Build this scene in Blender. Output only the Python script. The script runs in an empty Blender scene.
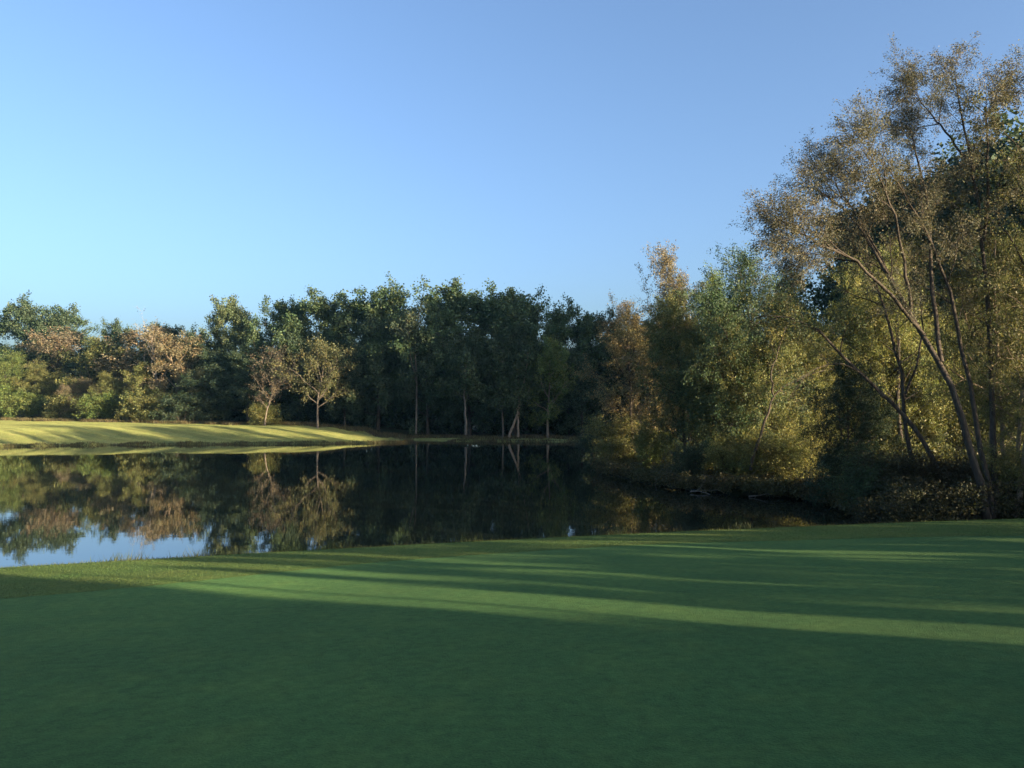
import bpy, math, random
import numpy as np
from mathutils import Vector

sc = bpy.context.scene
R = math.radians
PI = math.pi

# ------------------------------------------------------------------ camera, sky, sun, exposure
CAM_Z = 4.0            # eye height above the pond's water level
FPX = 788.0            # focal length in pixels at 1024 wide
HOR = 405.0            # image row of the horizon
cam_d = bpy.data.cameras.new("camera")
cam = bpy.data.objects.new("camera", cam_d)
sc.collection.objects.link(cam)
cam_d.sensor_width = 36.0
cam_d.lens = FPX / 1024.0 * 36.0
cam_d.clip_start = 0.1
cam_d.clip_end = 6000.0
cam.location = (0, 0, CAM_Z)
cam.rotation_euler = (R(90.0) + math.atan((HOR - 384.0) / FPX), 0, 0)
sc.camera = cam

SUN_ELEV = 8.8
TO_SUN = Vector((0.842, -0.54, 0.0)).normalized()
SKY_STRENGTH = 0.10
SUN_STRENGTH = 5.0
world = bpy.data.worlds.new("World")
sc.world = world
world.use_nodes = True
wn = world.node_tree.nodes
bg = wn["Background"]
sky = wn.new("ShaderNodeTexSky")
sky.sky_type = 'NISHITA'
sky.sun_disc = False
sky.sun_elevation = R(SUN_ELEV)
sky.sun_rotation = math.atan2(TO_SUN.x, TO_SUN.y)
sky.altitude = 0.0
sky.air_density = 0.8
sky.dust_density = 4.0
sky.ozone_density = 3.0
sky_hs = wn.new("ShaderNodeHueSaturation")
sky_hs.inputs["Saturation"].default_value = 0.95
world.node_tree.links.new(sky.outputs[0], sky_hs.inputs["Color"])
world.node_tree.links.new(sky_hs.outputs[0], bg.inputs[0])
bg.inputs[1].default_value = SKY_STRENGTH

sun_d = bpy.data.lights.new("sun", 'SUN')
sun_d.energy = SUN_STRENGTH
sun_d.angle = R(0.5)
sun_d.color = (1.0, 0.79, 0.52)
sun = bpy.data.objects.new("sun", sun_d)
sc.collection.objects.link(sun)
ce, se = math.cos(R(SUN_ELEV)), math.sin(R(SUN_ELEV))
sun.rotation_euler = Vector((-TO_SUN.x * ce, -TO_SUN.y * ce, -se)).to_track_quat('-Z', 'Y').to_euler()
sun.location = (60, -45, 40)

sc.view_settings.view_transform = 'Standard'
sc.view_settings.look = 'None'
sc.view_settings.gamma = 1.0
sc.view_settings.exposure = 2.14
sc.view_settings.use_curve_mapping = False
sc.cycles.max_bounces = 6
sc.cycles.diffuse_bounces = 3
sc.cycles.glossy_bounces = 3
sc.cycles.transmission_bounces = 3
sc.cycles.use_denoising = True

# ------------------------------------------------------------------ helpers
C = sc.collection


def put(o, kind=None, label=None, cat=None, group=None, parent=None):
    C.objects.link(o)
    if parent is not None:
        o.parent = parent
    if kind:
        o["kind"] = kind
    if label:
        o["label"] = label
    if cat:
        o["category"] = cat
    if group:
        o["group"] = group
    return o


def mesh_from(name, verts, quads, mat=None, tris=None, smooth=False):
    verts = np.ascontiguousarray(verts, dtype=np.float32)
    me = bpy.data.meshes.new(name)
    nq = len(quads) if quads is not None else 0
    nt = len(tris) if tris is not None else 0
    me.vertices.add(len(verts))
    me.vertices.foreach_set("co", verts.ravel())
    loops = []
    if nq:
        loops.append(np.asarray(quads, dtype=np.int32).ravel())
    if nt:
        loops.append(np.asarray(tris, dtype=np.int32).ravel())
    loops = np.concatenate(loops)
    me.loops.add(len(loops))
    me.loops.foreach_set("vertex_index", loops)
    starts = np.concatenate([np.arange(nq) * 4, nq * 4 + np.arange(nt) * 3]).astype(np.int32)
    tot = np.concatenate([np.full(nq, 4), np.full(nt, 3)]).astype(np.int32)
    me.polygons.add(nq + nt)
    me.polygons.foreach_set("loop_start", starts)
    me.polygons.foreach_set("loop_total", tot)
    if smooth:
        me.polygons.foreach_set("use_smooth", np.ones(nq + nt, dtype=bool))
    me.update(calc_edges=True)
    if mat:
        me.materials.append(mat)
    return me


def grid_mesh(name, xs, ys, zf, mat):
    X, Y = np.meshgrid(xs, ys)
    Z = zf(X, Y)
    v = np.stack([X, Y, Z], -1).reshape(-1, 3)
    nx, ny = len(xs), len(ys)
    i = np.arange(nx * ny).reshape(ny, nx)
    q = np.stack([i[:-1, :-1], i[:-1, 1:], i[1:, 1:], i[1:, :-1]], -1).reshape(-1, 4)
    return mesh_from(name, v, q, mat, smooth=True)


def strip_mesh(name, xs, y0, y1, n, zf, mat, power=1.0):
    """a sheet between two curves y0(x) and y1(x)"""
    t = np.linspace(0, 1, n) ** power
    X = np.repeat(xs[None, :], n, 0)
    Y = y0(xs)[None, :] * (1 - t[:, None]) + y1(xs)[None, :] * t[:, None]
    Z = zf(X, Y)
    v = np.stack([X, Y, Z], -1).reshape(-1, 3)
    nx = len(xs)
    i = np.arange(nx * n).reshape(n, nx)
    q = np.stack([i[:-1, :-1], i[:-1, 1:], i[1:, 1:], i[1:, :-1]], -1).reshape(-1, 4)
    return mesh_from(name, v, q, mat, smooth=True)


def sstep(a, b, x):
    t = np.clip((x - a) / (b - a), 0, 1)
    return t * t * (3 - 2 * t)


# ------------------------------------------------------------------ materials
def new_mat(name):
    m = bpy.data.materials.new(name)
    m.use_nodes = True
    nt = m.node_tree
    b = nt.nodes["Principled BSDF"]
    return m, nt, b


def node(nt, kind, **kw):
    n = nt.nodes.new(kind)
    for k, v in kw.items():
        setattr(n, k, v)
    return n


def mix_col(nt, fac, a, b, blend='MIX'):
    n = nt.nodes.new("ShaderNodeMix")
    n.data_type = 'RGBA'
    n.blend_type = blend
    for sock, val in ((0, fac), (6, a), (7, b)):
        if isinstance(val, bpy.types.NodeSocket):
            nt.links.new(val, n.inputs[sock])
        elif sock == 0:
            n.inputs[0].default_value = val
        else:
            n.inputs[sock].default_value = (*val, 1.0)
    return n.outputs[2]


def ramp(nt, src, lo, hi):
    n = nt.nodes.new("ShaderNodeMapRange")
    nt.links.new(src, n.inputs[0])
    n.inputs[1].default_value = lo
    n.inputs[2].default_value = hi
    return n.outputs[0]


def noise(nt, scale, detail=4.0, coord=None, rough=0.55):
    n = nt.nodes.new("ShaderNodeTexNoise")
    n.inputs["Scale"].default_value = scale
    n.inputs["Detail"].default_value = detail
    n.inputs["Roughness"].default_value = rough
    if coord is not None:
        nt.links.new(coord, n.inputs["Vector"])
    return n.outputs["Fac"]


def grass_mat(name, c_lo, c_hi, c_patch, grain, bump_d, shade_stripe=None):
    m, nt, b = new_mat(name)
    geo = node(nt, "ShaderNodeNewGeometry")
    pos = geo.outputs["Position"]
    fine = noise(nt, grain, 3.0, pos, 0.7)
    mid = noise(nt, 1.7, 5.0, pos)
    big = noise(nt, 0.22, 3.0, pos)
    tuft = noise(nt, 9.0, 4.0, pos, 0.7)
    col = mix_col(nt, ramp(nt, fine, 0.3, 0.7), c_lo, c_hi)
    col = mix_col(nt, ramp(nt, mid, 0.45, 0.75), col, c_patch)
    dark = mix_col(nt, ramp(nt, big, 0.35, 0.65), (0.82, 0.86, 0.86), (1.12, 1.10, 1.02))
    col = mix_col(nt, 1.0, col, dark, 'MULTIPLY')
    col = mix_col(nt, 1.0, col, mix_col(nt, ramp(nt, tuft, 0.3, 0.7), (0.72, 0.74, 0.74), (1.28, 1.25, 1.2)), 'MULTIPLY')
    if shade_stripe:  # light and dark bands that paint long shadow streaks into the turf
        ang, wid, amt = shade_stripe
        mp = node(nt, "ShaderNodeMapping")
        mp.inputs["Rotation"].default_value = (0, 0, ang)
        nt.links.new(pos, mp.inputs["Vector"])
        wv = node(nt, "ShaderNodeTexWave", wave_type='BANDS', bands_direction='X', wave_profile='SIN')
        wv.inputs["Scale"].default_value = 0.314 / wid
        wv.inputs["Distortion"].default_value = 1.2
        wv.inputs["Detail"].default_value = 2.0
        wv.inputs["Detail Scale"].default_value = 0.4
        nt.links.new(mp.outputs[0], wv.inputs["Vector"])
        s = mix_col(nt, ramp(nt, wv.outputs["Fac"], 0.35, 0.65), (1 - amt, 1 - amt, 1 - amt), (1 + amt, 1 + amt, 1 + amt))
        col = mix_col(nt, 1.0, col, s, 'MULTIPLY')
    nt.links.new(col, b.inputs["Base Color"])
    b.inputs["Roughness"].default_value = 0.9
    b.inputs["Specular IOR Level"].default_value = 0.05
    b.inputs["Sheen Weight"].default_value = 0.06
    b.inputs["Diffuse Roughness"].default_value = 1.0
    b.inputs["Sheen Roughness"].default_value = 0.5
    b.inputs["Sheen Tint"].default_value = (0.6, 0.8, 0.35, 1)
    bp = node(nt, "ShaderNodeBump")
    bp.inputs["Strength"].default_value = 1.0
    bp.inputs["Distance"].default_value = bump_d
    nt.links.new(fine, bp.inputs["Height"])
    nt.links.new(bp.outputs[0], b.inputs["Normal"])
    return m


M_GREEN = grass_mat("putting_green_turf", (0.030, 0.080, 0.030), (0.056, 0.125, 0.042), (0.060, 0.118, 0.038), 55.0, 0.02)
M_ROUGH = grass_mat("rough_turf", (0.050, 0.094, 0.031), (0.102, 0.156, 0.043), (0.116, 0.145, 0.044), 38.0, 0.045)
M_FAIRWAY = grass_mat("fairway_turf", (0.108, 0.132, 0.042), (0.185, 0.192, 0.066), (0.205, 0.190, 0.072), 9.0, 0.12, (R(-57), 2.2, 0.12))  # bands along the sun track stand in for tree shadows


def ground_mat():
    m, nt, b = new_mat("woodland_floor")
    geo = node(nt, "ShaderNodeNewGeometry")
    pos = geo.outputs["Position"]
    n1 = noise(nt, 3.0, 6.0, pos, 0.7)
    n2 = noise(nt, 0.35, 3.0, pos)
    col = mix_col(nt, ramp(nt, n1, 0.3, 0.7), (0.018, 0.015, 0.009), (0.055, 0.044, 0.024))
    col = mix_col(nt, ramp(nt, n2, 0.42, 0.62), col, (0.026, 0.032, 0.012))
    nt.links.new(col, b.inputs["Base Color"])
    b.inputs["Roughness"].default_value = 0.95
    b.inputs["Specular IOR Level"].default_value = 0.1
    bp = node(nt, "ShaderNodeBump")
    bp.inputs["Distance"].default_value = 0.12
    nt.links.new(n1, bp.inputs["Height"])
    nt.links.new(bp.outputs[0], b.inputs["Normal"])
    return m


M_GROUND = ground_mat()


def leaf_mat(name, trans=0.35, var=0.5):
    """leaf colour comes from the object's own colour, varied leaf by leaf and clump by clump"""
    m, nt, b = new_mat(name)
    oi = node(nt, "ShaderNodeObjectInfo")
    geo = node(nt, "ShaderNodeNewGeometry")
    tc = node(nt, "ShaderNodeTexCoord")
    rnd = geo.outputs["Random Per Island"]
    hsv = node(nt, "ShaderNodeHueSaturation")
    nt.links.new(oi.outputs["Color"], hsv.inputs["Color"])
    mr = node(nt, "ShaderNodeMapRange")
    nt.links.new(rnd, mr.inputs[0])
    mr.inputs[3].default_value = 1.0 - var
    mr.inputs[4].default_value = 1.0 + var
    nt.links.new(mr.outputs[0], hsv.inputs["Value"])
    n1 = noise(nt, 0.55, 2.0, tc.outputs["Object"])
    mh = node(nt, "ShaderNodeMapRange")
    nt.links.new(n1, mh.inputs[0])
    mh.inputs[1].default_value = 0.3
    mh.inputs[2].default_value = 0.7
    mh.inputs[3].default_value = 0.47
    mh.inputs[4].default_value = 0.53
    nt.links.new(mh.outputs[0], hsv.inputs["Hue"])
    # scattered turning leaves
    wn_ = node(nt, "ShaderNodeMath", operation='MULTIPLY')
    nt.links.new(rnd, wn_.inputs[0])
    wn_.inputs[1].default_value = 37.13
    fr = node(nt, "ShaderNodeMath", operation='FRACT')
    nt.links.new(wn_.outputs[0], fr.inputs[0])
    turn = mix_col(nt, 1.0, hsv.outputs[0], (1.3, 1.05, 0.8), 'MULTIPLY')
    col = mix_col(nt, ramp(nt, fr.outputs[0], 0.78, 0.86), hsv.outputs[0], turn)
    nt.links.new(col, b.inputs["Base Color"])
    b.inputs["Roughness"].default_value = 0.55
    b.inputs["Specular IOR Level"].default_value = 0.25
    tr = node(nt, "ShaderNodeBsdfTranslucent")
    tcol = mix_col(nt, 1.0, col, (1.12, 1.15, 0.8), 'MULTIPLY')
    nt.links.new(tcol, tr.inputs["Color"])
    mx = node(nt, "ShaderNodeMixShader")
    mx.inputs[0].default_value = trans
    nt.links.new(b.outputs[0], mx.inputs[1])
    nt.links.new(tr.outputs[0], mx.inputs[2])
    nt.links.new(mx.outputs[0], nt.nodes["Material Output"].inputs["Surface"])
    return m


M_LEAF = leaf_mat("leaves")


def bark_mat(name, c0, c1):
    m, nt, b = new_mat(name)
    tc = node(nt, "ShaderNodeTexCoord")
    mp = node(nt, "ShaderNodeMapping")
    mp.inputs["Scale"].default_value = (6, 6, 1.2)
    nt.links.new(tc.outputs["Object"], mp.inputs["Vector"])
    n1 = noise(nt, 2.2, 6.0, mp.outputs[0], 0.7)
    col = mix_col(nt, ramp(nt, n1, 0.32, 0.68), c0, c1)
    nt.links.new(col, b.inputs["Base Color"])
    b.inputs["Roughness"].default_value = 0.9
    b.inputs["Specular IOR Level"].default_value = 0.15
    bp = node(nt, "ShaderNodeBump")
    bp.inputs["Distance"].default_value = 0.05
    nt.links.new(n1, bp.inputs["Height"])
    nt.links.new(bp.outputs[0], b.inputs["Normal"])
    return m


M_BARK = bark_mat("grey_brown_bark", (0.028, 0.023, 0.018), (0.090, 0.074, 0.058))
M_BARK_PALE = bark_mat("pale_bark", (0.20, 0.17, 0.14), (0.42, 0.37, 0.31))
M_BARK_TAN = bark_mat("tan_bark", (0.13, 0.10, 0.07), (0.32, 0.25, 0.18))
M_BARK_MID = bark_mat("brown_grey_bark", (0.07, 0.058, 0.045), (0.19, 0.16, 0.125))
M_DEADWOOD = bark_mat("weathered_wood", (0.10, 0.085, 0.07), (0.26, 0.23, 0.19))


def water_mat():
    m, nt, b = new_mat("pond_water")
    geo = node(nt, "ShaderNodeNewGeometry")
    mp = node(nt, "ShaderNodeMapping")
    mp.inputs["Scale"].default_value = (1.0, 1.8, 1.0)
    nt.links.new(geo.outputs["Position"], mp.inputs["Vector"])
    n1 = noise(nt, 0.9, 3.0, mp.outputs[0])
    n2 = noise(nt, 5.0, 2.0, mp.outputs[0])
    ad = node(nt, "ShaderNodeMath", operation='MULTIPLY_ADD')
    nt.links.new(n2, ad.inputs[0])
    ad.inputs[1].default_value = 0.12
    nt.links.new(n1, ad.inputs[2])
    bp = node(nt, "ShaderNodeBump")
    bp.inputs["Strength"].default_value = 1.0
    bp.inputs["Distance"].default_value = 0.0011
    nt.links.new(ad.outputs[0], bp.inputs["Height"])
    nt.links.new(bp.outputs[0], b.inputs["Normal"])
    b.inputs["Base Color"].default_value = (0.010, 0.014, 0.010, 1)
    b.inputs["Roughness"].default_value = 0.015
    b.inputs["IOR"].default_value = 2.0
    return m


M_WATER = water_mat()

# ------------------------------------------------------------------ terrain
def crest(x):
    return 19.9 + 0.29 * x - 0.003 * x * x


def lawn_z(x, y):
    d = crest(x) - y
    up = 0.6 + 0.092 * np.minimum(d, 22) + 0.02 * np.maximum(d - 22, 0)
    down = 0.6 + 0.092 * d - 0.16 * d * d
    z = np.where(d > 0, up, down)
    und = 0.02 * np.sin(0.35 * x + 0.55 * y + 0.6) + 0.012 * np.sin(0.9 * x - 0.42 * y)
    return z + und * sstep(0, 3, d)


def green_edge(x):
    # far rim of the putting surface, a line that swings towards the left foreground
    px = np.array([-60, -30, -16, -6.5, -3.5, -1.4, 0, 3, 7, 10.5, 16, 40])
    py = np.array([-10, 4.0, 9.2, 12.1, 14.6, 16.2, 17.0, 17.9, 18.0, 17.6, 16.4, 8])
    return np.interp(x, px, py)


def smooth_edge(x):
    s = 0
    for o in (-1.6, -0.8, 0, 0.8, 1.6):
        s = s + green_edge(x + o)
    return s / 5


near_xs = np.linspace(-90, 11, 60)
POND = [(x, crest(x) + 1.3) for x in near_xs] + [
    (12.6, 28.5), (13.2, 31), (12.6, 33.2), (10.5, 35), (8.4, 37), (6.9, 41), (5.2, 47), (5.6, 53), (9, 62), (13, 72), (13, 80),
    (9, 85), (0, 85.5), (-6, 86.5), (-10.5, 90), (-13, 90), (-11.0, 86.5), (-11.6, 84.2), (-14, 82.6), (-20, 81), (-28, 80), (-35, 79),
    (-43, 78), (-49, 75), (-58, 74), (-75, 75), (-110, 72), (-130, 55), (-130, -20)]
POND = np.array(POND)


def pond_dist(X, Y):
    """signed distance to the shoreline: positive on land"""
    p = np.stack([X.ravel(), Y.ravel()], -1)
    best = np.full(len(p), 1e9)
    inside = np.zeros(len(p), dtype=bool)
    a = POND
    b = np.roll(POND, -1, 0)
    for (ax, ay), (bx, by) in zip(a, b):
        ex, ey = bx - ax, by - ay
        t = np.clip(((p[:, 0] - ax) * ex + (p[:, 1] - ay) * ey) / (ex * ex + ey * ey + 1e-9), 0, 1)
        dx = p[:, 0] - ax - t * ex
        dy = p[:, 1] - ay - t * ey
        best = np.minimum(best, dx * dx + dy * dy)
        if ay != by:
            cond = ((ay > p[:, 1]) != (by > p[:, 1])) & (p[:, 0] < ex * (p[:, 1] - ay) / (ey if ey else 1e-9) + ax)
            inside ^= cond
    d = np.sqrt(best)
    return np.where(inside, -d, d).reshape(X.shape)


def ground_z(X, Y):
    X = np.asarray(X, dtype=float)
    Y = np.asarray(Y, dtype=float)
    sd = pond_dist(X, Y)
    wob = 0.25 * np.sin(1.3 * X + 0.4 * Y) + 0.2 * np.sin(0.7 * X - 1.1 * Y)
    sdw = sd + wob * 0.6
    far = sstep(60, 75, Y)                      # the far shore against the near wood
    hill = 0.35 + 1.05 * sstep(-5, -15, X)      # the mown mound on the left
    z_far = 0.16 * sstep(0, 0.7, sdw) + hill * sstep(0.3, 13, sdw) + 0.02 * np.maximum(sdw - 13, 0).clip(0, 60) * sstep(-5, -15, X) * 0.6
    ridge = np.sin(0.62 * (0.55 * X + Y) + 0.6 * np.sin(0.11 * X)) * 0.055 * sstep(0.6, 6, sdw) * sstep(40, 14, sdw)
    ridge = ridge + np.sin(1.9 * (0.54 * X + 0.842 * Y) + 0.8 * np.sin(0.13 * X)) * 0.09 * sstep(-1.0, 1.5, sdw) * sstep(16, 4, sdw) * sstep(-8, -16, X)
    z_far = z_far + ridge + 3.0 * sstep(60, 110, sdw)
    z_near = 0.28 * sstep(0, 0.9, sdw) + 0.45 * sstep(0.5, 7, sdw) + 0.3 * sstep(5, 40, sdw)
    z = z_near * (1 - far) + z_far * far
    z = np.where(sdw < 0, np.maximum(-0.9, sdw * 0.35), z)
    # tuck the sheet under the lawn
    d = crest(X) - Y
    lz = lawn_z(X, Y) - 0.18
    on = sstep(-1.6, -0.2, d)
    z = np.where(d > -1.6, np.minimum(z, lz) * on + z * (1 - on), z)
    z = np.where((d > 0), lz, z)
    return z


def gz(x, y):
    d = float(crest(x) - y)
    g = float(ground_z(np.array([[x]]), np.array([[y]]))[0, 0])
    if d > -0.8:
        return max(g, float(lawn_z(np.array(x), np.array(y))))
    return g


xs = np.concatenate([[-2500, -1200, -600, -300, -200], np.arange(-150, -60, 1.5), np.arange(-60, 60, 0.8), np.arange(60, 150, 2.5), [200, 300, 600, 1200, 2500]])
ys = np.concatenate([[-2500, -1200, -600, -250, -140], np.arange(-90, 20, 2.5), np.arange(20, 100, 0.7), np.arange(100, 190, 1.8), [220, 300, 600, 1200, 2500]])
gm = grid_mesh("ground", xs, ys, ground_z, M_GROUND)
gm.materials.append(M_FAIRWAY)
# mown grass covers the far bank up to the tree line
nx, ny = len(xs), len(ys)
cx = ((xs[:-1] + xs[1:]) / 2)[None, :].repeat(ny - 1, 0)
cy = ((ys[:-1] + ys[1:]) / 2)[:, None].repeat(nx - 1, 1)


def mown(X, Y):
    back = np.interp(X, [-200, -85, -60, -43, -30, -22, -10, 0, 8, 12], [130, 117, 107, 101, 97, 95, 91.5, 89.5, 88.5, 86])
    back = back + 0.8 * np.sin(X * 0.6) + 0.5 * np.sin(X * 1.7)
    return (Y > 66) & (Y < back) & (X < 12)


mi = mown(cx, cy).astype(np.int32).ravel()
gm.polygons.foreach_set("material_index", mi)
put(bpy.data.objects.new("ground", gm), 'structure')

lx = np.concatenate([np.arange(-60, -20, 1.0), np.arange(-20, 22, 0.22), np.arange(22, 60, 1.0)])
STEP = 0.0


def rough_z(x, y):
    e = y - smooth_edge(x)
    return lawn_z(x, y) + 0.004 + STEP * sstep(0, 0.12, e)


low = lambda x: np.full_like(x, -40.0)
put(bpy.data.objects.new("putting_green", strip_mesh("putting_green", lx, low, lambda x: smooth_edge(x) + 0.05, 220, lambda x, y: lawn_z(x, y), M_GREEN, 0.6)), 'structure')
put(bpy.data.objects.new("rough", strip_mesh("rough", lx, lambda x: smooth_edge(x), lambda x: crest(x) + 2.2, 130, rough_z, M_ROUGH)), 'structure')

pw = mesh_from("pond_water", np.array([(-260, -60, 0), (40, -60, 0), (40, 110, 0), (-260, 110, 0)]), [(0, 1, 2, 3)], M_WATER)
put(bpy.data.objects.new("pond_water", pw), 'structure')

# ------------------------------------------------------------------ tree building
def unit(v):
    return v / (np.linalg.norm(v) + 1e-9)


class Geo:
    def __init__(self):
        self.lines = {}
        self.twigs = []

    def line(self, pts, rad, k):
        self.lines.setdefault((len(pts), k), []).append((pts, rad))

    def wood_mesh(self, name, mat):
        vs, qs, off = [], [], 0
        for (n, k), items in self.lines.items():
            P = np.array([i[0] for i in items])
            r = np.array([i[1] for i in items])
            T = np.gradient(P, axis=1)
            T /= np.linalg.norm(T, axis=2, keepdims=True) + 1e-9
            ref = np.where(np.abs(T[:, :, 2:3]) > 0.9, np.array([1.0, 0, 0]), np.array([0, 0, 1.0]))
            ref = np.repeat(ref[:, :1], n, 1)
            A = np.cross(T, ref)
            A /= np.linalg.norm(A, axis=2, keepdims=True) + 1e-9
            B = np.cross(T, A)
            th = np.arange(k) / k * 2 * PI
            ring = P[:, :, None, :] + r[:, :, None, None] * (np.cos(th)[None, None, :, None] * A[:, :, None, :] + np.sin(th)[None, None, :, None] * B[:, :, None, :])
            m = len(items)
            v = ring.reshape(-1, 3)
            i = np.arange(m * n * k).reshape(m, n, k)
            j = np.roll(i, -1, 2)
            q = np.stack([i[:, :-1], j[:, :-1], j[:, 1:], i[:, 1:]], -1).reshape(-1, 4) + off
            vs.append(v)
            qs.append(q)
            off += len(v)
        return mesh_from(name, np.concatenate(vs), np.concatenate(qs), mat, smooth=True)


def leaf_quads(rng, pos, size, aspect, droop=0.0, axis=None):
    n = len(pos)
    a = rng.normal(size=(n, 3))
    if axis is not None:
        a = a * 0.6 + axis
    a[:, 2] -= droop
    a /= np.linalg.norm(a, axis=1, keepdims=True) + 1e-9
    b = np.cross(a, rng.normal(size=(n, 3)))
    b /= np.linalg.norm(b, axis=1, keepdims=True) + 1e-9
    c = np.cross(a, b)
    L = size * rng.uniform(0.65, 1.35, (n, 1))
    W = L * aspect
    fold = c * W * 0.25
    v = np.stack([pos, pos + a * L * 0.45 + b * W * 0.5 + fold, pos + a * L, pos + a * L * 0.45 - b * W * 0.5 + fold], 1)
    return v.reshape(-1, 3)


def quads_for(n):
    return np.arange(n * 4).reshape(n, 4)


def leaves_from_twigs(rng, twigs, per, spread, size, aspect, droop=0.0, along=False):
    if not twigs:
        return np.zeros((0, 3))
    A = np.array([t[0] for t in twigs])
    B = np.array([t[1] for t in twigs])
    ln = np.linalg.norm(B - A, axis=1)
    k = rng.poisson(per * np.clip(ln / np.median(ln), 0.25, 1.9))
    # uneven: some twigs bare, some thick
    k = (k * rng.choice([0.25, 0.7, 1.0, 1.3, 1.75], len(twigs))).astype(int)
    idx = np.repeat(np.arange(len(twigs)), k)
    t = rng.uniform(0.05, 1.1, (len(idx), 1))
    pos = A[idx] * (1 - t) + B[idx] * t + rng.normal(size=(len(idx), 3)) * spread
    ax = None
    if along:
        ax = B[idx] - A[idx]
        ax /= np.linalg.norm(ax, axis=1, keepdims=True) + 1e-9
    return leaf_quads(rng, pos, size, aspect, droop, ax)


def curve(rng, p, d, L, n, wob, up):
    pts = [np.array(p, dtype=float)]
    d = unit(np.array(d, dtype=float))
    for i in range(n - 1):
        d = unit(d + rng.normal(size=3) * wob + np.array([0, 0, up]))
        pts.append(pts[-1] + d * L / (n - 1))
    return np.array(pts)


def perp(rng, t, ang, az=None):
    ref = np.array([0, 0, 1.0]) if abs(t[2]) < 0.95 else np.array([1.0, 0, 0])
    a = unit(np.cross(t, ref))
    b = np.cross(t, a)
    az = rng.uniform(0, 2 * PI) if az is None else az
    return unit(t * math.cos(ang) + (a * math.cos(az) + b * math.sin(az)) * math.sin(ang))


def spawn(g, rng, pts, rad, levels, i=0, lenfn=None):
    """grow child branches off a polyline; the last level carries the leaves"""
    S = levels[i]
    n = len(pts)
    seglen = np.linalg.norm(np.diff(pts, axis=0), axis=1).sum()
    m = max(1, int(round(S['n'] * rng.uniform(0.8, 1.2))))
    ga = rng.uniform(0, 6.28)
    for c in range(m):
        f = S['from'] + (1 - S['from']) * (c + rng.uniform(0, 1)) / m
        f = min(f, 0.999)
        x = f * (n - 1)
        k = int(x)
        p = pts[k] * (1 - x + k) + pts[k + 1] * (x - k)
        r = rad[k] * (1 - x + k) + rad[k + 1] * (x - k)
        t = unit(pts[k + 1] - pts[k])
        ga += 2.4 + rng.uniform(-0.4, 0.4)
        ft = (f - S['from']) / (1 - S['from'] + 1e-9)
        ang = R(S['a0'] + (S['a1'] - S['a0']) * ft + rng.uniform(-12, 12))
        d = perp(rng, t, ang, ga)
        if 'flat' in S:
            d[2] *= S['flat']
            d = unit(d)
        L = lenfn(ft) if lenfn else seglen * S['len']
        L *= rng.uniform(0.65, 1.2)
        cp = curve(rng, p, d, L, S['seg'], S['wob'], S['up'])
        r0 = min(r * 0.75, S['r'] * (L ** 0.9) if 'r' in S else r * 0.6)
        cr = np.linspace(r0, max(r0 * 0.22, 0.004), S['seg'])
        if S.get('draw', True):
            g.line(cp, cr, S.get('k', 4))
        if i + 1 < len(levels):
            spawn(g, rng, cp, cr, levels, i + 1)
        else:
            for q in range(len(cp) - 1):
                g.twigs.append((cp[q], cp[q + 1]))


def make_tree(seed, H, cb, Rc, r0, levels, lens, lean=(0, 0), wob=0.05, prof=None, stems=1, leafspec=None, seg=9, stem_spread=0.35, kt=7):
    """returns (geo, leaf verts): a trunk or several stems with limbs, twigs and leaves"""
    rng = np.random.default_rng(seed)
    g = Geo()
    for s in range(stems):
        if stems > 1:
            az = s / stems * 2 * PI + rng.uniform(-0.5, 0.5)
            d = np.array([math.cos(az) * stem_spread, math.sin(az) * stem_spread, 1.0]) * 1.0
            h = H * rng.uniform(0.75, 1.05)
            base = np.array([math.cos(az), math.sin(az), 0]) * r0 * 1.5 + np.array([0, 0, -0.25])
        else:
            d = np.array([lean[0], lean[1], 1.0])
            h = H
            base = np.array([0, 0, -0.25])
        pts = curve(rng, base, d, h, seg, wob, 0.03)
        rr = r0 / (stems ** 0.4)
        rad = rr * (1 - np.linspace(0, 1, seg) ** 1.1 * 0.93)
        rad[0] *= 1.35
        g.line(pts, rad, kt)
        L1 = dict(levels[0])
        L1['from'] = cb
        pf = prof or (lambda t: (math.sin(PI * (0.18 + 0.75 * t))) ** 0.7)
        spawn(g, rng, pts, rad, [L1] + levels[1:], 0, lambda ft: Rc * pf(ft))
    lv = leaves_from_twigs(rng, g.twigs, **leafspec)
    return g, lv


def tree_meshes(kind, variant, bark, **kw):
    g, lv = make_tree(**kw)
    tm = g.wood_mesh(kind + "_trunk", bark)
    lm = mesh_from(kind + "_crown", lv, quads_for(len(lv) // 4), M_LEAF)
    return tm, lm, kw['H']


LIB = {}


def lib(kind, bark, n, **kw):
    LIB[kind] = []
    for v in range(n):
        k = dict(kw)
        k['seed'] = kw['seed'] + 101 * v
        LIB[kind].append(tree_meshes(kind, v, bark, **k))


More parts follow.
